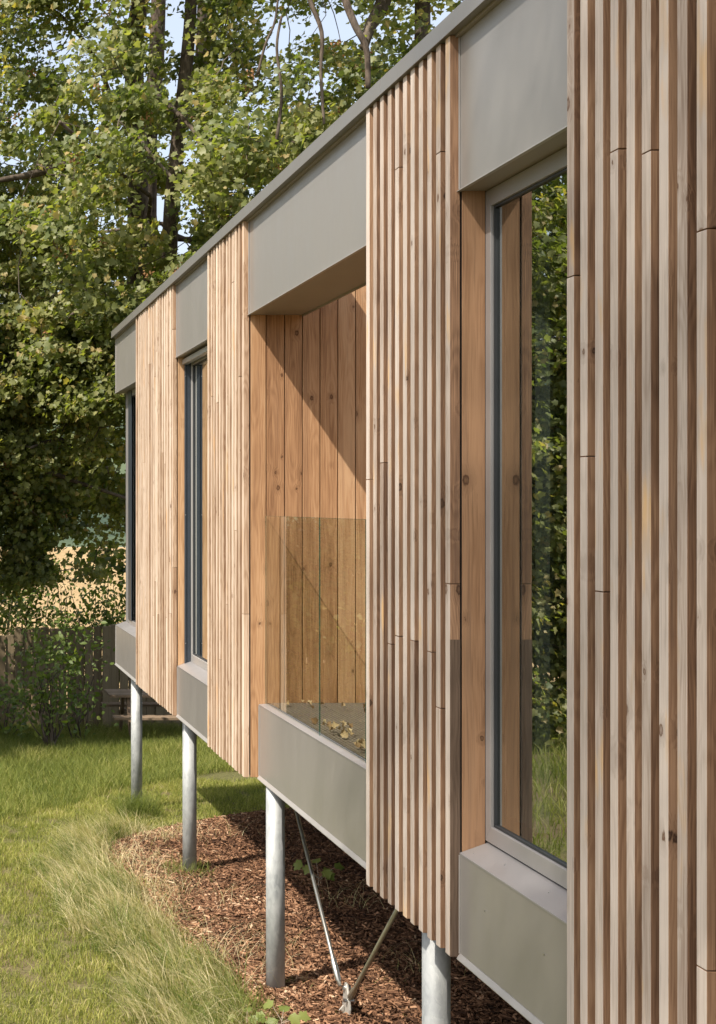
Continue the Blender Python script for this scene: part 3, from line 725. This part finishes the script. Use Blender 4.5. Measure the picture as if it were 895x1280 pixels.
def poly(mb, pts, r0, r1, sides=8):
    """smooth tube through pixel+depth points"""
    P = [at(*p) for p in pts]; out = []
    for i in range(len(P)-1):
        a, b_, c, d = P[max(i-1, 0)], P[i], P[i+1], P[min(i+2, len(P)-1)]
        for k in range(5):
            t = k/5; out.append(.5*((2*b_)+(-a+c)*t+(2*a-5*b_+4*c-d)*t*t+(-a+3*b_-3*c+d)*t**3))
    out.append(P[-1]); n = len(out)
    mb.tube(out, [r0+(r1-r0)*i/(n-1) for i in range(n)], sides)
def ex1(mb):
    poly(mb, [(172, 420, 23.0), (172, 200, 22.5), (168, 60, 22.1), (186, -60, 22.0)], .19, .13, 10)
    poly(mb, [(176, 105, 22), (200, 122, 19), (215, 135, 17.6), (243, 165, 17.2), (252, 195, 17.0)], .045, .02)
    poly(mb, [(160, 130, 17.8), (172, 165, 17.2), (190, 195, 16.9), (226, 233, 16.6)], .032, .02)
    poly(mb, [(-120, 560, 21.0), (0, 577, 20.6), (60, 590, 20.5), (100, 604, 20.5), (175, 628, 20.6)], .05, .022)
    poly(mb, [(0, 225, 19.5), (40, 218, 19.6), (90, 205, 20), (165, 190, 22)], .035, .09)
def ex2(mb):
    poly(mb, [(206, 440, 21.5), (211, 332, 20.6), (215, 250, 20.0), (222, 180, 19.8), (232, 90, 19.6), (238, 20, 19.5), (240, -60, 19.5)], .13, .08, 10)
def ex3(mb):
    poly(mb, [(380, -60, 16.0), (386, -5, 15.9), (402, 40, 15.8), (401, 90, 15.8), (405, 155, 15.8)], .034, .016)
    poly(mb, [(425, -40, 15.2), (432, 0, 15.2), (444, 32, 15.1), (458, 62, 15.1), (460, 110, 15.1)], .05, .03)
    poly(mb, [(500, -60, 16.5), (478, 5, 16.4), (462, 35, 16.3), (455, 60, 16.2)], .11, .05)
    poly(mb, [(322, 92, 15.8), (332, 55, 15.8), (344, 25, 15.8), (350, -30, 15.8)], .016, .012)
    poly(mb, [(345, 180, 16.0), (352, 120, 16.0), (346, 60, 16.0), (352, 20, 16.0)], .02, .015)
def m_front(c):   # keep the space over the building and its roof free
    if (c.x > -.9 and c.y < 15.6 and c.z < 8.5) or c.y < 14.0: return False
    px = (c.x+D)*FPX/c.y+CX; py = CY-(c.z-E)*FPX/c.y
    for (x0, y0, x1, y1, pr) in OPEN:
        if x0 < px < x1 and y0 < py < y1 and random.random() < pr: return False
    return True
# windows in the foliage: where trunks and sky show between the boughs
OPEN = [(150, -60, 260, 330, .7), (60, 60, 140, 160, .6), (270, 110, 340, 200, .5), (130, 330, 200, 420, .4), (190, 230, 250, 340, .5), (300, -80, 420, 130, .5), (420, -80, 500, 120, .4), (0, 150, 80, 250, .5), (100, 220, 200, 290, .5), (-40, 690, 150, 745, .1)]
tree('sycamore_tree', (2.05, 25.0), (1.95, 24.4, 15), .24, [((1.2, 21.0, 9.2), (4.2, 2.8, 5.6), 3), ((-1.0, 20.8, 5.5), (2.4, 1.3, 2.9), 1.4), ((.6, 20.6, 13.0), (4, 2.5, 3), .8)],
     470, 190, .092, 'big sycamore with the thick dark trunk left of the forked one', group='sycamores by the fence', keys=110, extra=ex1, mask=m_front)
tree('sycamore_tree', (2.7, 24.6), (2.9, 23.6, 13), .18, [((2.0, 18.8, 8.2), (2.7, 1.9, 4.6), 2), ((.7, 17.2, 6.6), (1.8, 1.3, 2.4), 1)],
     230, 180, .090, 'slimmer sycamore with light brown trunk just right of the thickest trunk', group='sycamores by the fence', keys=80, mask=m_front, forks=6, extra=ex2)
tree('sycamore_tree', (4.4, 17.2), (4.1, 16.9, 11.5), .17, [((3.2, 16.4, 9.4), (2.2, 1.5, 2.9), 2), ((3.3, 17.0, 6.6), (2.2, 1.3, 1.6), 1.2)],
     150, 150, .086, 'sycamore behind the roof with bare winding pale branches', group='sycamores by the fence', keys=60, extra=ex3, mask=m_front, forks=6)
tree('sycamore_tree', (-2.6, 20.5), (-2.4, 20.2, 12), .2, [((-1.6, 21.4, 9.0), (2.2, 1.6, 3.8), .8), ((-.4, 20.6, 5.0), (2.1, 1.2, 1.9), 1.5), ((-3.1, 19.6, 1.7), (1.2, .8, 1.8), .8), ((-.6, 21.9, 3.1), (2.1, .8, 1.55), 1.5)],
     400, 165, .092, 'dark sycamore at the left edge whose low boughs hang before the field', group='sycamores by the fence', keys=120, mask=m_front)
tree('background_tree', (3.0, 24.0), (3.0, 24.0, 12), .2, [((1.5, 25, 6.5), (5.0, 2.2, 4.6), 2)],
     150, 80, .16, 'dense tree standing behind the sycamores and the fence', cmean=.25)
# reflected / side trees
tree('side_tree', (-5.9, 19.2), (-5.9, 19.2, 8), .2, [((-5.6, 18.2, 4.1), (2.6, 1.8, 3.7), 2), ((-4.9, 18.0, 1.8), (2.1, .9, 2.1), 1.6)], 560, 170, .09, 'tree to the left that the near window mirrors', cmean=.6)
tree('side_tree', (-9.5, 21), (-9.5, 21, 10), .2, [((-9.5, 20.5, 6.2), (3.8, 3.0, 6.2), 1)], 400, 130, .12, 'taller tree farther left beyond the meadow', cmean=.5)
tree('side_tree', (-14, 25), (-14, 25, 9), .2, [((-13.5, 25, 5.6), (4, 2.8, 5.6), 1)], 200, 75, .18, 'broad tree at the far left edge of the meadow', cmean=.55)
tree('shade_birch', (-9.4, -2.0), (-9.0, -1.6, 16), .16, [((-8.8, -1.5, 16.0), (2.8, 2.3, 2.2), 1)], 230, 190, .040, 'tall airy birch added out of view to soften the sun on the near cladding', shape=ovate, mat='shrub', crad=.6, flat=.9)  # unseen tree, loose crown placed and shaped to thin the sun on the near facade

# shrubs by the fence
def shrub(px, Y, w, h, n, label, r=.4, lsz=.095):
    x = at(px, 0, Y).x; zg = ground(x, Y); root = empty('shrub', (x, Y, zg), label, 'shrub', 'shrubs along the fence'); mb = MB(); P = []
    for k in range(n):
        t = Vector((x+random.gauss(0, w*.42), Y+random.gauss(0, .25), zg+h*random.uniform(.15, 1)**.8))
        limb(mb, (x+random.uniform(-.1, .1), Y+random.uniform(-.1, .1), zg-.03), t, .016, .004, wig=.2, n=6, sides=5)
        m_ = 55; P.append(np.array(t)[None, :]+RNG.normal(0, 1, (m_, 3))*np.array([r*.5, r*.4, r*.42]))
    mb.build('stems', M['treebark'], root, smooth=True); P = np.concatenate(P); P[:, 2] = np.maximum(P[:, 2], zg+.03)
    leaf_mesh('foliage', P, RNG.uniform(.6, 1.3, len(P))*lsz, ovate, BUSHL['shrub'], np.clip(RNG.normal(r, .2, len(P)), 0, 1), parent=root)
shrub(62, 20.4, .42, 1.9, 15, 'leafy shrub in front of the left part of the fence', .45)
shrub(8, 22.0, .35, .9, 6, 'low shrub at the left end of the fence', .35)
shrub(96, 21.0, .3, 1.5, 6, 'slender shrub before the fence next to the picnic table', .4)
shrub(120, 25.2, 1.3, 3.0, 52, 'tall shrub behind the fence beside the far metal box', .45)
shrub(10, 25.4, 1.4, 2.8, 70, 'shrub behind the fence at the left edge', .4)

# fence
FY = 23.8
fe = empty('board_fence', (0, FY, ground(0, FY)), 'weathered vertical board fence in front of the golden field', 'fence')
mb = MB(); x = -6.5; k = 0
while x < 9:
    zt = E-2.17 + .03*math.sin(x*1.3) + random.uniform(-.015, .015) + (.0 if x > -.6 else -.10)
    zg = ground(x, FY)
    mb.box(x, x+.145, FY-(.03 if k % 2 else .0)-.02, FY-(.03 if k % 2 else 0), zg-.02, zt, 0); x += .150 + random.uniform(0, .008); k += 1
mb.build('boards', M['fence'], fe, bevel=.003)
for h in (.25, .85, 1.45):
    mb = MB(); mb.box(-6.5, 9, FY+.003, FY+.05, ground(0, FY)+h, ground(0, FY)+h+.09, 0, horiz='x'); mb.build('rail', M['fence'], fe)
for x in np.arange(-6, 9, 2.4):
    mb = MB(); mb.box(x, x+.1, FY+.052, FY+.15, ground(x, FY)-.2, E-2.12, 0); mb.build('fence_post', M['fence'], fe)

# picnic table
ty = 21.8; tx = 1.72; tg = ground(tx, ty)
pt = empty('picnic_table', (tx, ty, tg), 'weathered wooden picnic table with benches in front of the fence', 'picnic table')
mb = MB()
for k in range(5): mb.box(tx-.85, tx+.85, ty-.36+k*.145, ty-.36+k*.145+.135, tg+.70, tg+.74, horiz='x')
mb.build('tabletop', M['picnic'], pt, bevel=.004)
for s in (-1, 1):
    mb = MB()
    for k in range(2): y0 = ty+s*.70-.14+k*.145; mb.box(tx-.85, tx+.85, y0, y0+.135, tg+.42, tg+.46, horiz='x')
    mb.build('bench_seat', M['picnic'], pt, bevel=.004)
for s in (-1, 1):
    x0 = tx+s*.55
    for q in (-1, 1):
        mb = MB(); mb.prism([(ty+q*.25-.05, tg+.695), (ty+q*.25+.05, tg+.695), (ty+q*.62+.05, tg-.02), (ty+q*.62-.05, tg-.02)], x0-.025, x0+.02, 'x'); mb.build('leg', M['picnic'], pt)
    mb = MB(); mb.box(x0+.023, x0+.06, ty-.84, ty+.84, tg+.33, tg+.415, horiz='y'); mb.box(x0+.023, x0+.06, ty-.34, ty+.34, tg+.60, tg+.695, horiz='y'); mb.build('crossbeam', M['picnic'], pt)

# ------------------------------------------------------------------ small plants and dry leaves
def big_leaf(c, size, nrm, tip, mat, r, name, parent, fold=.2):
    nrm = np.array(nrm, float); nrm /= np.linalg.norm(nrm); tip = np.array(tip, float); tip -= tip.dot(nrm)*nrm; tip /= np.linalg.norm(tip); sd = np.cross(nrm, tip)
    V = [np.array(c, float)]+[np.array(c) + (sd*u+tip*v+nrm*(fold*abs(u)-.3*v*v))*size for u, v in maple]
    F = []
    K = len(maple)
    for i in range(K): F += [0, 1+i, 1+(i+1) % K]
    return np_mesh(name, np.array(V), F, [3]*K, BUSHL[mat], [r]*(K+1), parent=parent)
def seedling(px, py, hs, label, size=.07, spread_=.13, n=6):
    Y = 3.02*FPX/(py-CY); p = at(px, py, Y); p.z = ground(p.x, p.y)
    root = empty('sycamore_seedling', p, label, 'seedling', 'sycamore seedlings in the mulch'); mb = MB()
    tops = []
    for k in range(n):
        a = 2*math.pi*k/n + random.uniform(-.3, .3); h = hs*random.uniform(.6, 1); d = spread_*random.uniform(.5, 1)
        t = p + Vector((math.cos(a)*d, math.sin(a)*d, h)); mb.tube([p, p+Vector((0, 0, h*.5)), t], [.003, .0025, .0015], 6); tops.append((t, a))
    mb.build('stem', M['palebark'], root)
    for t, a in tops:
        big_leaf(t+Vector((math.cos(a), math.sin(a), 0))*size*.4, size, (math.cos(a)*.4-.3, math.sin(a)*.4-.5, .8), (math.cos(a), math.sin(a), -.3), 'shrub', random.uniform(.5, .95), 'leaf', root)
seedling(352, 1290, .13, 'bright green sycamore seedling by the foot of the middle post', .075, .10)
seedling(308, 1292, .12, 'little sycamore seedling left of the brighter one', .06, .10, 4)
seedling(398, 1110, .20, 'young sycamore seedling in the shade behind the thin silver rod', .085, .15, 8)
dry_spots = []
for k in range(58):
    if k < 40: x = .18+random.random()**1.5*.14; y = random.choice((random.gauss(7.42, .10), random.gauss(6.88, .16)))
    else: x = random.uniform(.2, .9); y = random.uniform(8.25, 8.6) if k < 50 else random.uniform(6.5, 8.5)
    z = E-1.262+.018+(.05*random.random() if k < 40 else 0)
    root = big_leaf((x, y, z), random.uniform(.024, .046), (random.gauss(0, .7), random.gauss(-.3, .7), .7), (random.gauss(0, 1), random.gauss(0, 1), random.gauss(.3, .5)), 'dry', random.random(), 'dry_leaf', None, .9)
    tag(root, 'curled dry brown leaf lying on the dark balcony deck', 'dry leaf', 'dry leaves on the balcony deck')

# ------------------------------------------------------------------ light, sky, camera
L = Vector((.839, .545, -1.258)).normalized()
sun = bpy.data.lights.new('sun', 'SUN'); sun.energy = 4.8; sun.angle = math.radians(.55); sun.color = (1, .93, .83)
so = bpy.data.objects.new('sun', sun); so.rotation_euler = L.to_track_quat('-Z', 'Y').to_euler(); C.objects.link(so)
w = bpy.data.worlds.new('World'); S.world = w; w.use_nodes = True; nt = w.node_tree; nt.nodes.clear()
o = nt.nodes.new('ShaderNodeOutputWorld'); bg = nt.nodes.new('ShaderNodeBackground'); sk = nt.nodes.new('ShaderNodeTexSky')
sk.sky_type = 'NISHITA'; sk.sun_disc = False
d = -L; sk.sun_elevation = math.asin(d.z); sk.sun_rotation = math.atan2(d.x, d.y)
sk.air_density = 1.3; sk.dust_density = 3.5; sk.ozone_density = 1.0
bg.inputs[1].default_value = .135; mxs = nt.nodes.new('ShaderNodeMix'); mxs.data_type = 'RGBA'; mxs.inputs[0].default_value = .45   # thin high cloud whitens the blue
nt.links.new(sk.outputs[0], mxs.inputs[6]); mxs.inputs[7].default_value = (5.6, 5.9, 6.6, 1); nt.links.new(mxs.outputs[2], bg.inputs[0]); nt.links.new(bg.outputs[0], o.inputs[0])
cam = bpy.data.cameras.new('camera'); co = bpy.data.objects.new('camera', cam); C.objects.link(co); S.camera = co
co.location = (-D, 0, E); co.rotation_euler = (math.radians(90), 0, 0)
cam.sensor_fit = 'HORIZONTAL'; cam.sensor_width = 36; cam.lens = 36*FPX/895
cam.shift_x = (447.5-CX)/895; cam.shift_y = -(640-CY)/895; cam.clip_end = 5000; cam.clip_start = .05
S.view_settings.view_transform = 'Standard'; S.view_settings.look = 'None'; S.view_settings.exposure = .62; S.view_settings.gamma = 1
S.cycles.max_bounces = 8; S.cycles.transparent_max_bounces = 16; S.cycles.use_denoising = True
